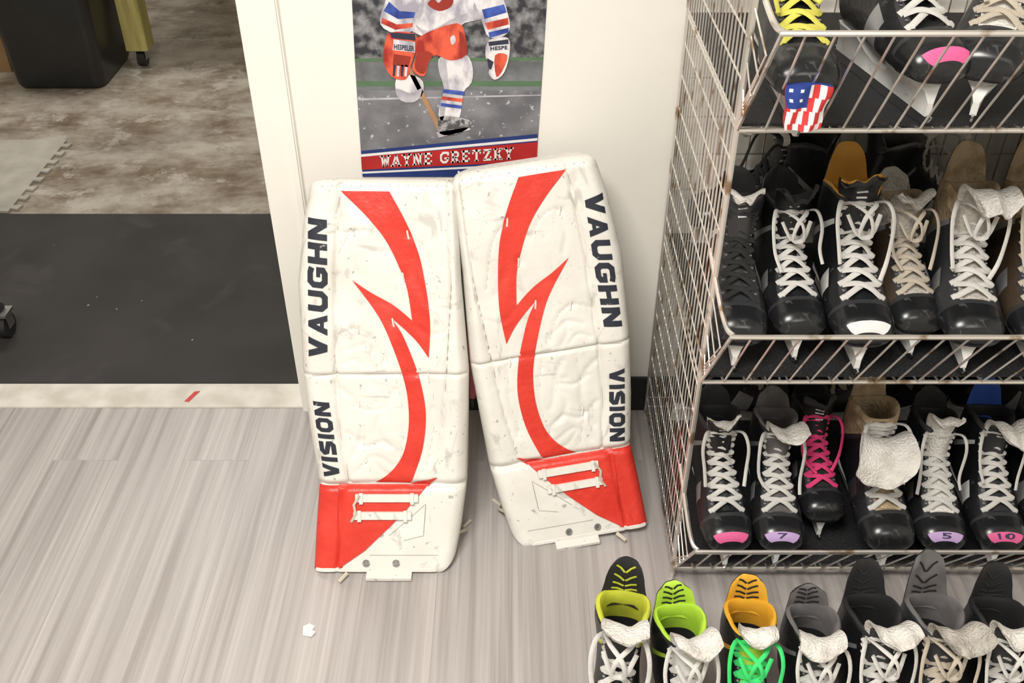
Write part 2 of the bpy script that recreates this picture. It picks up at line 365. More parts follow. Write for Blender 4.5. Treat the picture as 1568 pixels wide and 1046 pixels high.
P([(674,92),(682,92),(686,130),(680,180),(674,182),(674,160),(680,136),(672,108)],'shade',6,True)
P([(672,180),(702,180),(722,186),(718,196),(698,206),(674,205)],'grey',6,True)
P([(679,137),(712,141),(711,147),(678,143)],'roy',7);P([(677,148),(709,152),(709,157),(676,153)],'orange',7);P([(675,158),(707,162),(707,167),(675,163)],'roy',7)
P([(668,203),(718,195),(721,199),(672,211)],'white',6)
P([(606,0),(560,-150),(800,-150),(752,0),(748,30),(712,38),(680,58),(655,62),(630,50),(606,42)],'white',5)
P([(636,40),(655,50),(690,34),(712,24),(716,32),(680,56),(655,60)],'shade',6,True);P([(728,0),(738,0),(734,26),(724,30)],'shade',6,True);P([(640,0),(650,4),(644,30),(636,26)],'shade',6,True)
P([(655,10),(664,2),(672,8),(682,-2),(694,2),(690,14),(672,20)],'dor',7,True);P([(660,-30),(700,-30),(690,-4),(664,4)],'roy',6)
P([(640,60),(700,38),(713,60),(714,86),(690,94),(668,86),(657,96),(650,118),(632,108),(638,85)],'orange',7,True)
P([(640,82),(654,80),(664,86),(657,94),(650,114),(636,106)],'dor',8,True);P([(704,50),(711,60),(712,80),(706,82),(704,64)],'dor',8,True)
P([(690,60),(696,56),(698,66),(692,70)],'white',9,True)
P([(606,-20),(588,12),(583,40),(606,54),(632,50),(636,25),(645,0)],'white',7,True)
P([(596,6),(588,20),(610,32),(634,30),(636,22),(612,20)],'roy',8);P([(586,30),(584,38),(606,48),(632,44),(633,38),(608,40)],'orange',8)
P([(594,-60),(616,-60),(620,-10),(600,4),(592,-10)],'roy',8)
P([(598,52),(636,54),(638,75),(630,100),(622,122),(600,118),(588,95),(590,68)],'orange',9,True)
P([(603,62),(636,66),(636,82),(602,78)],'white',10);P([(598,52),(636,54),(637,64),(600,60)],'navy',10);P([(604,84),(630,88),(626,104),(602,100)],'dor',10)
for k in range(4): P([(603+k*6,100),(607+k*6,101),(605+k*6,118),(602+k*6,117)],'white' if k%2 else 'navy',10)
P([(720,-20),(762,-10),(777,22),(779,52),(750,60),(738,35)],'white',7,True)
P([(738,18),(772,10),(776,22),(742,32)],'roy',8);P([(743,38),(778,30),(779,40),(747,48)],'orange',8);P([(748,52),(779,45),(779,52),(750,60)],'roy',8)
P([(748,64),(778,60),(780,85),(772,112),(758,123),(748,112),(755,98),(744,90)],'white',9,True)
P([(758,86),(777,86),(770,108),(760,118)],'orange',10,True);P([(748,66),(778,62),(779,69),(749,72)],'navy',10)
P([(746,90),(756,96),(752,108),(748,104)],'navy',10)
def ptext(txt,x0,y0,x1,y1,h,l,c='white',off=.035):
    vs,fs=textmesh(txt,off)
    b.add([art(x0+(x1-x0)*u,(y0+(y1-y0)*u)-h*v,l) for u,v in vs],fs,pc[c])
vs,fs=blocktext('WAYNE GRETZKY',0,.16,GS,1)
b.add([art(583+203*u,(257-13*u)-18*v,5) for u,v in vs],fs,pc['txt'])
ptext('HESPELER',604,77,635,80,8,11,'navy');ptext('HESPE',751,79,777,77,6,11,'navy')
b.obj('hockey_poster',smooth=0)
# ---------------------------------------------------------------- goalie pads
whM=mat('pad_white_leather',(.83,.81,.755),.45,col2=(.74,.715,.655),nscale=9,bump=.24,bscale=26,lo=.3,hi=.6,
  scuff=[(24,1.2,.61,.69,(1,1,.35),(.44,.42,.39),.55),(18,.8,.64,.70,(.4,1,1.2),(.40,.385,.36),.5),(80,.2,.68,.71,(1,1,1),(.22,.22,.22),.6),(5,.3,.55,.75,(1,1,1),(.62,.58,.50),.55)])
rdM=mat('pad_red_leather',(.78,.055,.035),.4,col2=(.66,.035,.02),nscale=14,bump=.2,bscale=60,scuff=[(30,1,.66,.73,(1,1,.5),(.35,.03,.03),.6)])
bkM=mat('pad_letter_black',(.02,.025,.04),.45,scuff=[(60,.5,.67,.71,(1,1,1),(.5,.5,.5),.6)])
seamM=mat('pad_seam',(.46,.43,.38),.8)
marM=mat('pad_maroon_back',(.12,.015,.02),.7);laceM0=mat('rawhide',(.68,.62,.5),.7)
TL=.80
tab=[]
y=z=0;dt=.004;t=0
while t<=TL+.01:
    k=min(1,max(0,(t-.165)/.05));k=k*k*(3-2*k)
    phi=math.radians(33.5+(24.2-33.5)*k);tab.append((t,y,z,phi));y+=math.sin(phi)*dt;z+=math.cos(phi)*dt;t+=dt
SL=[(0,-.158,.126),(.1,-.152,.145),(.19,-.145,.157),(.3,-.158,.160),(.42,-.167,.163),(.6,-.169,.150),(.72,-.153,.146),(.80,-.135,.144)]
def seamL(t): return interp([(0,-.108),(.18,-.095),(.19,-.08),(.3,-.095),(.42,-.098),(.62,-.094),(.8,-.075)],t)[0]
def seamR(t): return interp([(.19,.092),(.3,.11),(.42,.12),(.6,.132),(.8,.128)],t)[0]
tufts=[(-.055,.704),(.049,.697),(.038,.615),(-.053,.512),(.016,.525),(-.051,.284),(.083,.413),(-.02,.36),(.0,.45),(.02,.25)]
quilt=[[(-.085,.66),(-.055,.705),(-.02,.70),(.01,.66)],[(-.094,.50),(-.055,.513),(-.02,.49),(.0,.44)],[(.02,.41),(.035,.32),(.02,.22)],[(-.05,.41),(-.055,.30),(-.035,.21)],
 [(.09,.41),(.095,.32),(.075,.22)],[(.05,.70),(.085,.66),(.11,.57)]]
crease=[([(-.045,.70),(-.06,.66),(-.05,.62)],.003,.005),([(-.05,.55),(-.02,.57),(.01,.56)],.002,.007),([(-.09,.39),(-.06,.36),(-.05,.30),(-.07,.25)],.004,.006),
 ([(-.02,.40),(-.005,.36),(-.02,.31),(.0,.27)],.004,.006),([(.02,.39),(.0,.35),(.015,.30)],.003,.005),([(-.08,.30),(-.045,.27),(-.01,.28),(.02,.26)],.004,.005),([(-.06,.22),(-.03,.25),(.01,.23)],.003,.005),
 ([(.07,.68),(.06,.62),(.09,.56)],.003,.008),([(-.03,.50),(-.04,.46),(-.02,.43)],.003,.005),([(.09,.35),(.08,.30),(.09,.25)],.003,.006),([(-.07,.47),(-.04,.48),(-.01,.46)],.003,.005),
 ([(-.07,.36),(-.04,.345),(-.01,.35)],.003,.004),([(-.085,.44),(-.06,.45),(-.04,.435)],.003,.004),([(-.03,.24),(-.01,.215),(.02,.21)],.003,.004),([(.06,.52),(.09,.50),(.12,.51)],.002,.004)]
def segs(L):
    o=[]
    for q in L:
        c=cat([(a,d,0) for a,d in q],4);o.append([(c[i].x,c[i].y,c[i+1].x,c[i+1].y) for i in range(len(c)-1)])
    return o
qs=[x for q in segs(quilt) for x in q];cs_=segs([c[0] for c in crease])
def e(d,r):
    d=max(0,min(1,d/r));return math.sqrt(max(0,1-(1-d)**2))
def g(x,w): return math.exp(-(x/w)**2)
def qd(s,t,Q):
    m=1
    for x0,y0,x1,y1 in Q:
        if abs(t-y0)>.03: continue
        dx,dy=x1-x0,y1-y0;k=max(0,min(1,((s-x0)*dx+(t-y0)*dy)/(dx*dx+dy*dy)));m=min(m,math.hypot(s-x0-k*dx,t-y0-k*dy))
    return m
def hgt(s,t):
    l,r=interp(SL,t);dl,dr=s-l,r-s
    h=.026*(e(dl,.024)*e(dr,.024)*e(TL-t,.022)*e(t,.022))-.026
    sl,sr=seamL(t),seamR(t)
    if t>.19:
        if s<sl: h+=.007*math.sin(pi*max(0,min(1,(s-l)/(sl-l))))
        elif s>sr: h+=.005*math.sin(pi*max(0,min(1,(r-s)/(r-sr))))
        else:
            for a,c in tufts: h-=.003*g(math.hypot(s-a,t-c),.008)
            h+=.004*(noise.noise(Vector((s*12,t*9,1.3))))
            h-=.0018*g(qd(s,t,qs),.003)
            for k,(pl,dp,wd) in enumerate(crease): h-=dp*.7*g(qd(s,t,cs_[k]),wd)
        h-=.006*g(s-sl,.003)+.0035*g(s-sr,.003)
        h-=.007*g(t-.42,.003)
    elif t<.19: h-=.005*g(s-sl,.0035)
    h-=.010*g(t-.19,.007)
    return h
def PT(s,t,n):
    i=max(0,min(len(tab)-2,int(t/dt)));a,b2=tab[i],tab[i+1];k=(t-a[0])/dt
    Y=a[1]+(b2[1]-a[1])*k;Z=a[2]+(b2[2]-a[2])*k;ph=a[3]+(b2[3]-a[3])*k
    return Vector((s,Y-math.cos(ph)*n,max(.003,Z+math.sin(ph)*n)))
def pad(name,mir,M):
    b=MB()
    rows=240;cols=96;G=[];SS=[]
    for i in range(rows+1):
        t=TL*i/rows;l,r=interp(SL,t)
        def cr(d,rad): return rad-math.sqrt(max(0,rad*rad-(rad-min(d,rad))**2))
        l2=l+cr(TL-t,.022)+cr(t,.02);r2=r-cr(TL-t,.03)-cr(t,.05)
        row=[];sr_=[]
        for j in range(cols+1):
            u=j/cols;u=.5-.5*math.cos(pi*u)*(.6)-(.5-u)*.4
            s=l2+(r2-l2)*u;row.append(PT(s,t,hgt(s,t)));sr_.append(s)
        bk=-.115 if t>.2 else -.09
        if t>.5: bk+=.03*(t-.5)/.3
        row+=[PT(r2,t,-.05),PT(r2,t,bk+.03),PT(r2-.02,t,bk),PT(l2+.02,t,bk),PT(l2,t,bk+.03),PT(l2,t,-.05)]
        G.append(row);SS.append(sr_)
    nc=len(G[0])
    def mf(i,j):
        t=TL*(i+.5)/rows
        if .012<t<.186:
            if j<cols and SS[i][j]<-.098: return rdM
            if j>=nc-2: return rdM
        return whM
    b.grid(G,whM,closeu=True,mf=mf)
    n=len(G[0]);b.add(G[0],[tuple(range(n))[::-1]],whM);b.add(G[-1],[tuple(range(n))],whM)
    def over(poly,m,off=.0018,st=.0065):
        vs,fs=polyfill(poly,st);b.add([PT(p[0],p[1],hgt(p[0],p[1])+off) for p in vs],fs,m)
    sp=lambda L:[(p.x/1000,p.y/1000) for p in cat([(x,y,0) for x,y in L],5)]
    swoosh=sp([(17,779),(47,722),(70,660),(82,602),(90,525),(86,454)])+sp([(86,454),(65,485),(37,514),(12,535)])[1:]+sp([(12,535),(33,505),(54,453),(70,399),(78,339),(71,270),(51,208),(43,192)])[1:]+sp([(-27,193),(6,218),(31,256),(43,311),(43,366),(35,413),(17,472),(-11,538),(-60,609)])+sp([(-60,609),(-22,583),(22,557),(55,529)])[1:]+sp([(55,529),(47,589),(32,634),(6,689),(-30,735),(-75,780)])[1:]
    over(swoosh,rdM)
    RR=[]
    for k in range(61):
        t=.018+(.190-.018)*k/60;s1=interp([(.018,-.101),(.028,-.088),(.055,-.049),(.107,.005),(.138,.035),(.165,.058),(.19,.080)],t)[0]
        RR.append([PT(-.102+(s1+.102)*q/24,t,hgt(-.102+(s1+.102)*q/24,t)+.0032) for q in range(25)])
    b.grid(RR,rdM)
    over([(.03,.186),(.080,.186),(.10,.206),(.06,.196)],rdM,.003)
    bn=(0,-.83,.55)
    for t0,a,c in((.163,-.067,.060),(.127,-.071,.046)):
        b.bar([PT(a+(c-a)*k/10,t0,hgt(a+(c-a)*k/10,t0)+.002) for k in range(11)],bn,.0085,.007,whM)
        for q in(a+.012,c-.012): b.bar([PT(q,t0+.0115,.008),PT(q,t0-.0115,.008)],bn,.004,.003,whM)
    b.tube([PT(-.058,.170,.012),PT(-.070,.150,.008),PT(-.066,.132,.010),PT(-.075,.115,.006)],.003,laceM0,n=6)
    def line(pl,m=seamM,r=.0008,off=.0012):
        pp=[]
        for i in range(len(pl)-1):
            q=max(2,int(math.hypot(pl[i+1][0]-pl[i][0],pl[i+1][1]-pl[i][1])/.006))
            pp+=[(pl[i][0]+(pl[i+1][0]-pl[i][0])*k/q,pl[i][1]+(pl[i+1][1]-pl[i][1])*k/q) for k in range(q)]
        pp.append(pl[-1]);b.tube([PT(p[0],p[1],hgt(*p)+off*.3) for p in pp],r,m,n=4)
    line([(.0,.085),(.075,.150),(.07,.085),(.03,.075)]);line([(-.04,.045),(.10,.045)])
    line([(-.145,.418),(-.1,.420)],r=.0014);line([(seamL(.42),.421),(seamR(.42),.421)],r=.0014,off=-.001);line([(.12,.42),(.15,.42)],r=.0014)
    line([(seamL(.2+k*.01),.2+k*.01) for k in range(58)],r=.0012,off=-.001);line([(seamR(.2+k*.01),.2+k*.01) for k in range(58)],r=.0010,off=-.001)
    for q in quilt: line([(p.x,p.y) for p in cat([(a,d,0) for a,d in q],4)],r=.0006,off=-.0005)
    b.tube([PT(s/1000,.014+(.014 if s>98 else 0),hgt(s/1000,.02)-.003) for s in range(-148,108,8)],.0055,whM,n=6)
    for s in range(-110,130,18):
        b.tube([PT(s/1000,TL-.012,hgt(s/1000,TL-.012)+.001),PT(s/1000+.002,TL-.002,-.022),PT(s/1000+.003,TL,-.045)],.002,whM,n=5)
    for s in(-.047,.014):
        b.tube([PT(s+.006*math.cos(q*pi/6),.028+.006*math.sin(q*pi/6),hgt(s,.028)+.001) for q in range(12)],.002,stM,n=6,closed=True)
        b.add([PT(s+.005*math.cos(q*pi/6),.028+.005*math.sin(q*pi/6),hgt(s,.028)+.0006) for q in range(12)],[tuple(range(12))],stM)
    for a,c in tufts[:7]: b.tube([PT(a,c+.008,hgt(a,c+.008)+.001),PT(a+.001,c,hgt(a,c)+.004),PT(a+.003,c-.009,hgt(a+.003,c-.009)+.001)],.0018,whM,n=5)
    b.box((0.0,-.002,.0065),(.092,.022,.007),whM)
    b.tube([(-.085,.0,.012),(-.095,-.012,.008),(-.100,-.018,.006)],.004,laceM0,n=6)
    b.tube([(.12,.06,.06),(.14,.08,.045),(.152,.11,.02),(.145,.13,.006),(.16,.15,.006)],.0035,laceM0,n=6)
    b.tube([PT(.14,.50,-.07),PT(.165,.45,-.075),PT(.165,.40,-.08),PT(.15,.36,-.08)],.03,marM,rb=.02,n=10)
    for tt in(.36,.52):b.tube([PT(.12,tt,-.09),PT(.162,tt,-.085),PT(.168,tt-.03,-.10)],.012,bkM,rb=.003,n=6)
    def lett(txt,t0,t1,c0,c1,h0):
        vs,fs=blocktext(txt,.12);out=[]
        for u,v in vs:
            t=t1-(t1-t0)*u if mir else t0+(t1-t0)*u
            cc=c0+(c1-c0)*((t-t0)/(t1-t0));ss=cc+(.5-v)*h0
            out.append(PT(ss,t,hgt(ss,t)+.0014))
        b.add(out,fs,bkM)
    lett('VAUGHN',.456,.728,-.131,-.121,.037)
    lett('VISION',.208,.366,-.113,-.129,.032)
    if mir:
        for v in b.v: v.x=-v.x
        b.f=[f[::-1] for f in b.f]
    o=b.obj(name,smooth=50)
    o.matrix_world=M
    return o
pad('goalie_leg_pad',False,Matrix.Translation((-.25,1.338,0)))
pad('goalie_leg_pad',True,Matrix.Translation((.138,1.428,0))@Matrix.Rotation(math.radians(8),4,'Z')@Matrix.Rotation(math.radians(-5.5),4,'Y')@Matrix.Rotation(math.radians(4.5),4,'X'))
# ---------------------------------------------------------------- wire rack
wireM=mat('dull_chrome_wire',(.80,.77,.72),.3,.85,col2=(.36,.25,.16),nscale=22,lo=.34,hi=.44)
deckM=mat('rack_rubber_liner',(.016,.016,.018),.55,col2=(.006,.006,.007),nscale=300,bump=.5,bscale=400,scuff=[(500,0,.66,.7,(1,1,1),(.25,.25,.26),.8)])
X0,X1,YF,YB,YL=.325,1.42,1.335,1.835,1.215
TZ=[.03,.514,.982];TOP=1.45
rk=bpy.data.objects.new('wire_shelving_rack',None);SC.collection.objects.link(rk)
b=MB()
for x in(X0,X1):
    for yy in(YF,YB): b.rod((x,yy,0),(x,yy,TOP),.0045,wireM,8)
    k=YF
    while k<YB-.01:
        k+=.0245;b.rod((x,k,.02),(x,k,TOP),.0016,wireM,5)
    z=.06
    while z<TOP: b.rod((x,YF,z),(x,YB,z),.0016,wireM,5);z+=.062
    b.rod((x,YF,TOP),(x,YB,TOP),.0045,wireM,8)
for z in TZ:
    b.tube([(X0,YB,z),(X0,YF,z),(X1,YF,z),(X1,YB,z)],.004,wireM,n=8,closed=True)
    lz=z+.185
    lip=cat([(X0,YF+.06,lz+.045),(X0,YF,lz+.03),(X0+.002,YL+.03,lz+.008),(X0+.012,YL+.006,lz),(X0+.035,YL,lz),(X0+.3,YL,lz),(X1-.3,YL,lz),(X1-.035,YL,lz),(X1-.012,YL+.006,lz),(X1-.002,YL+.03,lz+.008),(X1,YF,lz+.03),(X1,YF+.06,lz+.045)],5)
    b.tube(lip,.0042,wireM,n=8)
    b.rod((X0,YF,z),(X0+.012,YL+.006,lz),.0035,wireM);b.rod((X1,YF,z),(X1-.012,YL+.006,lz),.0035,wireM)
    x=X0+.04
    while x<X1-.02: b.tube([(x,YF+.03,z-.003),(x,YF-.004,z+.004),(x,YL,lz)],.0019,wireM,n=5);x+=.037
    for xs in(X0,X1):
        for k in range(1,5):
            f=k/5;b.rod((xs,YF,z+.185*f*.2),(xs,YF-.12*f,z+.185*f),.0015,wireM,5)
            b.rod((xs,YF-.12*f,z+.185*f),(xs,YF,z+.185*f+.03),.0015,wireM,5)
    k=X0+.04
    while k<X1: b.rod((k,YF,z-.002),(k,YB,z-.002),.0018,wireM,5);k+=.05
    for yy in(YF+.17,YF+.34): b.rod((X0,yy,z-.006),(X1,yy,z-.006),.003,wireM,6)
x=X0
while x<X1: b.rod((x,YB,.02),(x,YB,TOP),.0016,wireM,5);x+=.03
z=.06
while z<TOP: b.rod((X0,YB,z),(X1,YB,z),.0018,wireM,5);z+=.08
b.rod((X0,YB,TOP),(X1,YB,TOP),.0045,wireM,8)
b.obj('wire_frame',parent=rk)
for i,z in enumerate(TZ):
    b=MB();b.box(((X0+X1)/2,(YF+YB)/2+.003,z+.003),(X1-X0-.012,YB-YF-.02,.005),deckM);b.obj('rubber_liner_%d'%(i+1),smooth=0,parent=rk)
# ---------------------------------------------------------------- skates
K={}
def km(n,c,**k):
    if n not in K: K[n]=mat('skate_'+n,c,**k)
    return K[n]
shell=km('black_shell',(.011,.012,.014),rough=.38,bump=.15,bscale=90,scuff=[(40,1,.66,.70,(1,1,1),(.09,.09,.09),.6)]);shell2=km('graphite_shell',(.035,.036,.04),rough=.42)
brs=km('brown_shell',(.06,.04,.025),rough=.45,bump=.15,bscale=90)
toeb=km('toe_cap',(.014,.015,.017),rough=.24,scuff=[(50,1,.62,.68,(1,1,1),(.10,.10,.10),.6)])
whi=km('white_plastic',(.78,.78,.76),rough=.35,scuff=[(50,1,.62,.68,(1,1,1),(.35,.35,.35),.6)])
felt=km('white_felt',(.82,.79,.74),rough=.95,bump=.7,bscale=220,col2=(.62,.58,.52),nscale=30,lo=.3,hi=.55)
feltd=km('worn_felt',(.60,.56,.50),rough=.95,bump=.7,bscale=220,col2=(.36,.33,.29),nscale=30,lo=.3,hi=.6)
tanf=km('tan_felt',(.48,.37,.24),rough=.95,bump=.6,bscale=160,col2=(.28,.20,.11),nscale=30,lo=.35,hi=.6);orl=km('amber_liner',(.66,.32,.04),rough=.6)
yel=km('yellow_liner',(.66,.70,.06),rough=.6,col2=(.45,.48,.04));lime=km('lime_liner',(.48,.75,.06),rough=.55);yor=km('gold_liner',(.80,.42,.03),rough=.6)
gryl=km('grey_liner',(.17,.16,.16),rough=.8,col2=(.09,.085,.085));blk=km('black_liner',(.015,.015,.016),rough=.7)
lacW=km('lace_white',(.80,.78,.74),rough=.9,bump=.5,bscale=900);lacC=km('lace_cream',(.66,.58,.47),rough=.9,bump=.5,bscale=900)
lacY=km('lace_yellow',(.62,.58,.10),rough=.9);lacG=km('lace_green',(.05,.72,.18),rough=.9);lacP=km('lace_pink',(.85,.06,.22),rough=.9);lacK=km('lace_black',(.02,.02,.02),rough=.9)
silv=km('silver_accent',(.45,.45,.46),rough=.3,metal=.5);stl=km('blade_steel',(.6,.6,.62),rough=.25,metal=1)
bluL=km('blue_liner',(.03,.09,.42),rough=.5)
pink=km('sticker_pink',(.88,.14,.36),rough=.6);lav=km('sticker_lavender',(.62,.42,.75),rough=.6);whs=km('sticker_white',(.85,.85,.84),rough=.6);inkM=km('ink',(.05,.04,.1),rough=.6)
redf=km('flag_red',(.65,.04,.04),rough=.8);bluf=km('flag_blue',(.02,.05,.28),rough=.8)
CR=[(-.146,.088,-.146,.078,.010),(-.141,.104,-.141,.067,.036),(-.124,.118,-.124,.063,.047),(-.092,.126,-.088,.062,.051),(-.062,.140,-.045,.062,.050),(-.038,.158,-.002,.062,.044),(-.018,.177,.048,.062,.038),(-.002,.195,.104,.064,.036),(.008,.210,.126,.09,.037),(.013,.225,.128,.13,.040),(.014,.238,.122,.175,.044),(.012,.246,.116,.218,.045)]
def ring(k):
    k=max(0,min(10.9999,k));i=int(k);f=k-i
    p=[CR[max(0,i-1)],CR[i],CR[i+1],CR[min(11,i+2)]]
    return [.5*((2*p[1][q])+(p[2][q]-p[0][q])*f+(2*p[0][q]-5*p[1][q]+4*p[2][q]-p[3][q])*f*f+(3*p[1][q]-p[0][q]-3*p[2][q]+p[3][q])*f**3) for q in range(5)]
def S(k,th,off=0,sc=1):
    fy,fz,by,bz,w=ring(k)
    C=Vector((0,(fy+by)/2,(fz+bz)/2));E=Vector((0,fy-by,fz-bz));a=E.length/2;E.normalize()
    cs,sn=math.cos(th),math.sin(th);q=.82
    x=(w*sc+off)*math.copysign(abs(sn)**q,sn)*(1-.16*max(0,cs));y=(a*sc+off)*math.copysign(abs(cs)**q,cs)
    p=C+Vector((x,0,0))+E*y
    if k>9:
        f=(k-9)/2;p.z+=f*(.012*abs(sn)**2*(1 if cs<.3 else max(0,1-(cs-.3)*2))-.004*max(0,cs))
    return p
def slab(b,path,hw,curv,th,mo,mi,mr,flip=1,cols=13,tip=None,tipk=.6,rnd=.014,wob=0,seed=0,dx=0):
    pts=cat([(0,p[0],p[1]) for p in path],4);K2=len(pts);F=[];Bk=[]
    for i,p in enumerate(pts):
        f=i/(K2-1)
        t=(pts[min(i+1,K2-1)]-pts[max(0,i-1)]).normalized();n=Vector((0,-t.z,t.y))
        w=interp(hw,f)[0];cv=interp(curv,f)[0];r1=[];r2=[]
        for j in range(cols):
            u=-1+2*j/(cols-1);e2=1-.6*abs(u)**4
            q=p+Vector((u*w+dx*f*f,0,0))-n*cv*u*u*flip
            if wob:
                a=wob*f*f;q+=n*a*noise.noise(Vector((u*1.7+seed,f*2.2,seed*.37)))*1.6+Vector((0,0,a*.8*noise.noise(Vector((u*1.3,f,seed*.71+5)))))
            if f>.78: q-=t*(rnd*((f-.78)/.22))*abs(u)**3
            if i==K2-1: e2*=.4
            r1.append(q+n*th/2*e2);r2.append(q-n*th/2*e2)
        F.append(r1);Bk.append(r2)
    b.grid(F,mo,flip=False,mf=(lambda i,j:(tip if tip and (i/(K2-1)>tipk or (i/(K2-1)>.3 and j in(0,cols-2))) else mo)));b.grid(Bk,mi,flip=True)
    for rowA,rowB in((F[-1],Bk[-1]),(F[0],Bk[0])): b.grid([rowA,rowB],mr)
    b.grid([[r[0] for r in F],[r[0] for r in Bk]],mr);b.grid([[r[-1] for r in F],[r[-1] for r in Bk]],mr)
    return F,Bk
def onF(F,u,v,off):
    r=len(F)-1;c=len(F[0])-1;x=u*c;y=v*r;i=min(r-1,int(y));j=min(c-1,int(x))
    a=F[i][j].lerp(F[i][j+1],x-j);d=F[i+1][j].lerp(F[i+1][j+1],x-j);p=a.lerp(d,y-i)
    nn=(F[i][j+1]-F[i][j]).cross(F[i+1][j]-F[i][j]).normalized();
    if nn.y>0: nn=-nn
    return p+nn*off
def skate(seed=0,sh=shell,toe=toeb,lin=blk,tong=shell2,tin=felt,lace=lacW,hold=whi,acc=silv,flop=.5,th=.30,tendon=.275,lean=0,stick=None,num=None,tlin=None,loose=1,tw=1.0,rows=9,cuff=None,flag=False,tip=None,trim=None,prt=None,ts=1.,dx=None,path=None):
    r=random.Random(seed);b=MB();N=40;cols=[2*pi*j/N for j in range(N)]
    NR=48;ks=[11*(i/NR) for i in range(NR+1)];G=[]
    thr=.46;trim=trim or shell2
    for k in ks:
        row=[]
        for a in cols:
            d=min(a,2*pi-a);off=0
            if k>3.0 and d<thr: off=-.006
            elif k>2.9 and d<thr+.36: off=.0015
            if abs(k-2.75)<.14: off+=.0015
            row.append(S(k,a,off))
        G.append(row)
    def mf(i,j):
        k=(ks[i]+ks[i+1])/2;a=(j+.5)*2*pi/N;d=min(a,2*pi-a)
        if k>3.0 and d<thr: return tong
        if k<2.75: return toe
        if cuff and k>8.6: return cuff
        if 2.75<k<3.0 and d<1.6: return trim
        if k>3 and thr<d<thr+.32: return shell2
        if 4.4<k<5.4 and 1.2<d<2.2: return acc
        if 8.2<k<8.7 and 1.0<d<1.9: return acc
        return sh
    b.grid(G,None,closeu=True,mf=mf)
    b.add(G[0],[tuple(range(N))[::-1]],toe)
    rimc=cuff or sh
    I=[G[-1]]+[[S(k,a,0,s2)+Vector((0,.002,dz)) for a in cols] for k,s2,dz in((11,.99,.006),(11,.93,.010),(11,.84,.009),(11,.77,.002),(10.4,.74,0),(9.5,.76,0),(8.5,.77,0),(7.2,.70,.0))]
    b.grid(I,lin,closeu=True,mf=lambda i,j:(rimc if i<1 else (lin if i<6 else blk)));b.add(I[-1],[tuple(range(N))],blk)
    f=flop
    if dx is None: dx=r.uniform(-.012,.012)
    pth=path or [(-.004,.180),(.004,.208),(.012-.003*f,.232),(.020-.016*f,.232+.024*ts),(.020-.042*f,.232+(.040-.004*f)*ts),(.014-.068*f,.232+(.050-.020*f)*ts),(.008-.084*f,.232+(.056-.044*f)*ts)]
    TF,TB=slab(b,pth,[(0,.020*tw),(.4,.029*tw),(.7,.037*tw),(.9,.036*tw),(1,.028*tw)],[(0,.010),(.5,.016),(1,.010)],.011,tong,tin,tin if f>.15 else tong,tip=(tin if (f>.3) else tip),tipk=.68,wob=.014,seed=seed,dx=dx,rnd=.020)
    DF,DB=slab(b,[(.111,.200),(.118,.225),(.121+lean*.3,.25),(.127+lean,tendon)],[(0,.044),(.4,.038),(.75,.031),(1,.022)],[(0,.032),(.5,.020),(1,.008)],.008,tlin or lin,sh,sh,flip=-1,rnd=.010,wob=.003,seed=seed+3)
    if prt:
        for v0 in(.45,.58,.71,.84):
            for sg in(-1,1):
                b.tube([onF(DF,.5+sg*.02,v0-.06,.0012),onF(DF,.5+sg*.16,v0+.01,.0012),onF(DF,.5+sg*.30,v0+.06,.0012)],.0018,prt,rb=.0006,n=4,up=(0,-1,.3))
    for v0 in(.36,.46,.56): b.tube([onF(TF,.36,v0,.0012),onF(TF,.64,v0,.0012)],.0016,acc if v0!=.46 else whs,rb=.0006,n=4,up=(0,-.7,.7))
    k0,k1=3.2,10.6;L=[]
    for i in range(rows+1): L.append(k0+(k1-k0)*i/rows)
    th_e=thr+.14
    for i in range(rows):
        for sg in(1,-1):
            A=S(L[i],sg*th_e,.002);B=S(L[i+1]-.1,-sg*th_e,.002)
            C=(S(L[i],0,.004)+S(L[i+1],0,.004))/2+Vector((r.uniform(-.003,.003),-.001*sg,.003+.0015*sg))
            Q=cat([A,(A+C)/2+Vector((0,-.001+r.uniform(-.001,.001),.0028)),C,(B+C)/2+Vector((0,-.001,.0028+r.uniform(-.001,.001))),B],2)
            b.tube(Q,.0048,lace,rb=.0020,n=6,up=(0,-.5,.86))
            p=S(L[i],sg*th_e,.0025);b.tube([p+Vector((sg*.005,0,-.003)),p+Vector((sg*.001,0,.001)),p+Vector((-sg*.005,-.001,.002))],.0048,lace,rb=.0026,n=6,up=(0,-.5,.86))
        p=S((L[i]+L[i+1])/2,th_e,.0015);p2=S((L[i]+L[i+1])/2,-th_e,.0015)
        for q in(p,p2): b.tube([q-Vector((0,.001,-.0005)),q+Vector((0,-.001,.0012))],.0026,silv,n=6)
    for q in range(int(loose*2)):
        sg=1 if q%2 else -1
        p=S(L[-1],sg*th_e,.003);x=r.uniform(.0,.022);ln=r.uniform(.02,.07)
        if q<2:
            pts=[p,p+Vector((sg*.012,-.02,.010)),p+Vector((sg*(.016+x*.3),-.040,-.012)),p+Vector((sg*(.010+x*.5),-.058,-.035-ln*.5)),p+Vector((sg*(.002+x*.4)+r.uniform(-.02,.02),-.068-r.random()*.02,-.055-ln*.6))]
        else:
            pts=[p,p+Vector((-sg*.01,-.03,.012)),p+Vector((-sg*.03,-.05,.0)),p+Vector((-sg*.035,-.055,-.03)),p+Vector((-sg*.015,-.05,-.03)),p+Vector((0,-.03,-.005))]
        b.tube(cat(pts,4),.0040,lace,rb=.002,n=6,up=(.3,-.5,.8))
    st=[(-.130,.034,.004),(-.125,.05,.010),(-.112,.066,.024),(-.09,.067,.032),(-.045,.067,.030),(-.030,.047,.012),(-.015,.037,.006),(.02,.037,.006),(.035,.046,.012),(.045,.068,.026),(.09,.070,.028),(.108,.070,.022),(.118,.052,.010),(.130,.034,.004)]
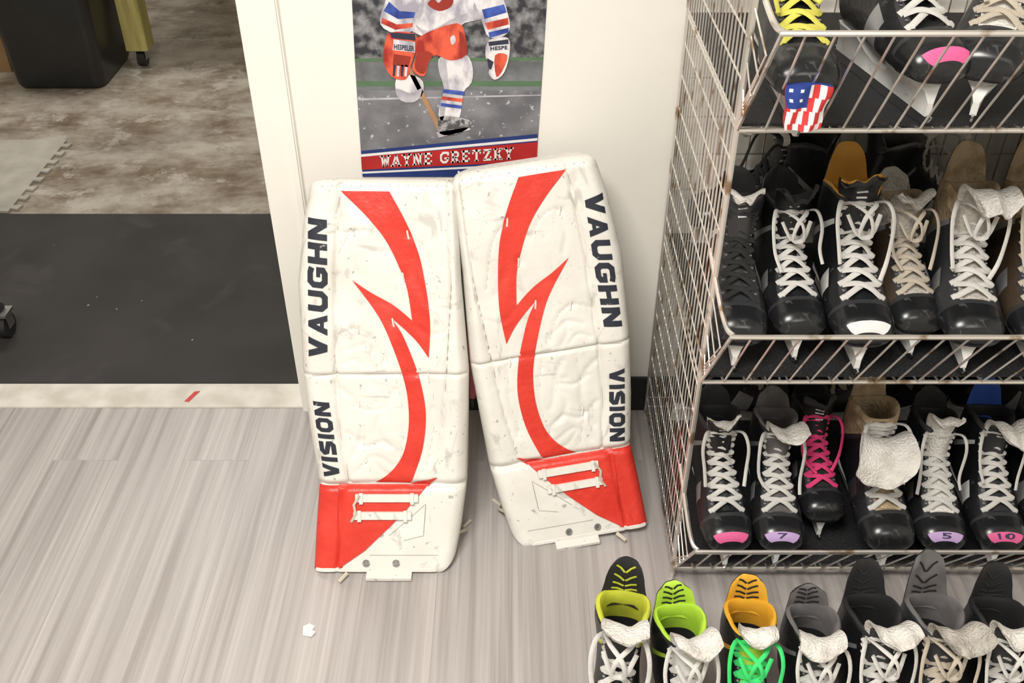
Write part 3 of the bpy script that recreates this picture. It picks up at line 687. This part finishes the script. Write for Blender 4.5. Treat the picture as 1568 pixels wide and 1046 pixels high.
    if flag:
        # printed cloth guard hanging over the front of the holder
        F=[];Bb=[]
        for i in range(15):
            v=i/14;row=[];rb=[]
            for j in range(15):
                u=-1+j/7;w=.031-.007*v+.0015*math.sin(v*9)
                yy=-.150-.006*(1-u*u)+.003*math.sin(u*5+v*4);zz=.092-.066*v-.004*u*u*(1-v)
                row.append(Vector((u*w,yy,zz)));rb.append(Vector((u*w*.9,yy+.022,zz)))
            F.append(row);Bb.append(rb)
        def fm(i,j):
            if i<7 and j<7: return whs if (i%3==1 and j%3==1) else bluf
            return redf if ((j+ (i//4))//2)%2==0 else whs
        b.grid(F,None,flip=True,mf=fm);b.grid(Bb,redf)
        b.grid([F[-1],Bb[-1]],redf,flip=True);b.grid([F[0],Bb[0]],bluf);b.grid([[q[0] for q in F],[q[0] for q in Bb]],redf);b.grid([[q[-1] for q in F],[q[-1] for q in Bb]],redf,flip=True)
    G=[]
    for y,zt,w in st:
        mid=max(.0045,w*.35)
        G.append([(-.0045,y,.016),(.0045,y,.016),(mid,y,.018+(zt-.018)*.5),(w,y,zt),(-w,y,zt),(-mid,y,.018+(zt-.018)*.5)])
    b.grid(G,hold,closeu=True);b.add(G[0],[tuple(range(6))[::-1]],hold);b.add(G[-1],[tuple(range(6))],hold)
    bl=[(-.14,.018),(-.134,.008),(-.12,.002),(-.09,0),(.1,0),(.125,.002),(.136,.009),(.14,.018)];m=len(bl)
    b.add([(-.0017,y,z) for y,z in bl]+[(.0017,y,z) for y,z in bl],[tuple(range(m)),tuple(range(m,2*m))[::-1]]+[(i,m+i,m+(i+1)%m,(i+1)%m) for i in range(m)],stl)
    if stick:
        b.grid([[S(.62+kk*.16,-.95+q*.19,.0018) for q in range(11)] for kk in range(7)],stick)
        if num:
            vs,fs=textmesh(num,.03);w=.10*len(num)
            b.add([S(.85+.6*v,(u-.5)*w*4,.0026) for u,v in vs],fs,inkM)
    return b
def put(b,x,y,z,yaw=0,sc=1.,pitch=0,roll=0):
    o=b.obj('hockey_skate',smooth=45)
    o.matrix_world=Matrix.Translation((x,y,z))@Matrix.Rotation(math.radians(yaw),4,'Z')@Matrix.Rotation(math.radians(pitch),4,'X')@Matrix.Rotation(math.radians(roll),4,'Y')@Matrix.Scale(sc,4)
    return o
D0=.0065
# bottom shelf
z=TZ[0]+D0;yb=1.455
put(skate(1,stick=pink,flop=.3,tin=felt,tong=shell,loose=1,tw=.9),.418,yb,z,3,1.0)
put(skate(2,stick=lav,num='7',flop=.6,tin=felt,tong=gryl,lin=gryl,dx=.015),.530,yb,z,-2,.98)
put(skate(3,lace=lacP,flop=.1,tin=blk,tong=blk),.628,yb+.07,z,2,.92)
put(skate(4,lin=tanf,tong=tanf,tin=felt,flop=1.0,tw=1.45,tendon=.315,tlin=tanf,lace=lacW,acc=shell2,cuff=tanf,dx=-.035,path=[(-.006,.180),(-.004,.205),(-.012,.226),(-.034,.236),(-.060,.230),(-.080,.212),(-.094,.190)]),.733,yb+.005,z,2,1.06)
put(skate(5,stick=lav,num='5',flop=.2,tin=felt,tong=felt,tw=.9),.850,yb,z,-3,.98)
put(skate(6,stick=pink,num='10',flop=.7,tin=felt,acc=whi,tw=1.0,dx=.02,tlin=bluL,tendon=.295),.962,yb,z,-2,1.0)
put(skate(7,flop=.9,tin=felt,toe=whi),1.072,yb,z,0,1.)
put(skate(8,flop=.3,lin=tanf),1.182,yb,z,0,1.);put(skate(9,flop=.6),1.295,yb,z,0,1.)
for i,x in enumerate((.50,.81,1.13)): put(skate(80+i,loose=1,lin=[blk,tanf,blk][i],lace=[lacW,lacC,lacK][i],tong=[shell,shell2,shell][i]),x,1.765,z,[90,-90,90][i],.98)
# middle shelf
z=TZ[1]+D0;yb=1.48
put(skate(11,flop=.25,tin=felt,tong=shell2,lace=lacK,loose=0,hold=whi,acc=whi,tw=.9),.392,yb,z,-4,.98)
put(skate(12,flop=.25,tin=blk,tong=shell,lace=lacW,acc=silv,loose=2),.487,yb+.02,z,3,.95)
put(skate(13,flop=.15,tong=shell,tin=orl,lin=orl,stick=whs,tendon=.295,tlin=orl,lace=lacW,acc=whi,loose=2),.592,yb,z,0,1.06)
put(skate(14,flop=.4,tong=feltd,tin=feltd,lin=tanf,tlin=feltd,lace=lacC,cuff=feltd,loose=2,sh=brs),.692,yb+.03,z,4,.93)
put(skate(15,flop=.75,tong=feltd,tin=felt,lin=tanf,tlin=tanf,tendon=.30,lace=lacW,tw=1.1,toe=toeb,sh=shell2,loose=2,cuff=tanf),.79,yb,z,-6,1.05)
put(skate(16,flop=.2,tong=tanf,tin=tanf,lin=tanf,tlin=tanf,tendon=.31,lace=lacC,cuff=tanf,sh=brs),.905,yb,z,-4,1.05)
put(skate(17,flop=.6),1.015,yb,z);put(skate(18,flop=.3,lin=gryl),1.125,yb,z);put(skate(19,flop=.5),1.24,yb,z)
for i,x in enumerate((.50,.81,1.13)): put(skate(90+i,loose=1,flop=.8,lin=[blk,gryl,tanf][i],lace=[lacK,lacW,lacC][i],tong=shell),x,1.765,z,[-90,90,90][i],1.0)
# top shelf
z=TZ[2]+D0
put(skate(21,flop=.1,tong=shell,tin=blk,lace=lacY,acc=shell2,flag=True,loose=2),.398,1.418,z,0,1.0)
put(skate(22,flop=.2,tong=shell,tin=felt,lace=lacW,stick=pink,loose=1),.565,1.465,z,12,1.05)
put(skate(23,flop=.3,tong=felt,tin=felt,lace=lacC,loose=2),.715,1.46,z,-24,1.05)
put(skate(24,flop=.3),.88,1.48,z,-10);put(skate(25,flop=.6),1.03,1.48,z,5);put(skate(26,flop=.6),1.17,1.48,z,0)
# floor row
yf=.992
put(skate(31,lin=yel,tlin=blk,tong=shell,tin=felt,flop=.42,tendon=.292,lean=.004,acc=yel,loose=2,tip=felt,prt=yel,dx=.008),.175,yf,0,-8,1.04)
put(skate(32,lin=lime,tlin=lime,tong=whi,tin=felt,flop=.5,tendon=.27,lean=.004,acc=lime,loose=2,prt=blk,dx=.012),.287,yf-.01,0,7,.98)
put(skate(33,lin=yor,tlin=yor,tong=lime,tin=felt,flop=.35,tendon=.275,lace=lacG,acc=yor,lean=.004,loose=2,prt=blk,tw=.85),.394,yf,0,-3,.98)
put(skate(34,lin=gryl,tlin=gryl,flop=.5,tin=felt,tendon=.265,loose=2,prt=blk,dx=-.015),.50,yf-.01,0,0,.98)
put(skate(35,lin=blk,flop=.45,tin=felt,tendon=.297,tlin=blk,lean=.004,loose=2,prt=shell2,dx=.012),.605,yf+.0,0,4,1.02)
put(skate(36,lin=gryl,tlin=gryl,flop=.6,tin=feltd,tendon=.31,lean=.01,lace=lacC,sh=shell2,loose=2,prt=blk,dx=.015),.706,yf+.0,0,2,1.02)
put(skate(37,lin=blk,flop=.4,tin=felt,tendon=.30,loose=2,prt=shell2),.81,yf,0,-2,1.)
put(skate(38,lin=yor,tlin=yor,flop=.4,tin=felt,tendon=.275,prt=blk),.915,yf,0,0,1.)
put(skate(39,lin=blk,flop=.5,tin=felt),1.02,yf,0,0,1.)
# ---------------------------------------------------------------- lights, camera
def area(name,loc,sx,sy,pw,col=(1,.965,.91)):
    l=bpy.data.lights.new(name,'AREA');l.shape='RECTANGLE';l.size=sx;l.size_y=sy;l.energy=pw;l.color=col
    o=bpy.data.objects.new(name,l);o.location=loc;SC.collection.objects.link(o);return o
area('ceiling_light',(-.5,.1,2.66),.9,.9,86)
area('ceiling_light_rear',(.9,-.9,2.66),1.2,.6,20)
area('ceiling_light_back_room',(-1.4,3.9,2.66),1.2,.6,42)
w=bpy.data.worlds.new('World');SC.world=w;w.use_nodes=True;w.node_tree.nodes['Background'].inputs[0].default_value=(.8,.85,.9,1);w.node_tree.nodes['Background'].inputs[1].default_value=.3
cam=bpy.data.cameras.new('camera');cam.lens=35;cam.sensor_width=36;co=bpy.data.objects.new('camera',cam);SC.collection.objects.link(co)
co.location=(0,0,1.6);co.rotation_euler=(math.radians(90-36.8),0,0);SC.camera=co;cam.clip_start=.02
SC.view_settings.view_transform='Standard';SC.view_settings.exposure=0
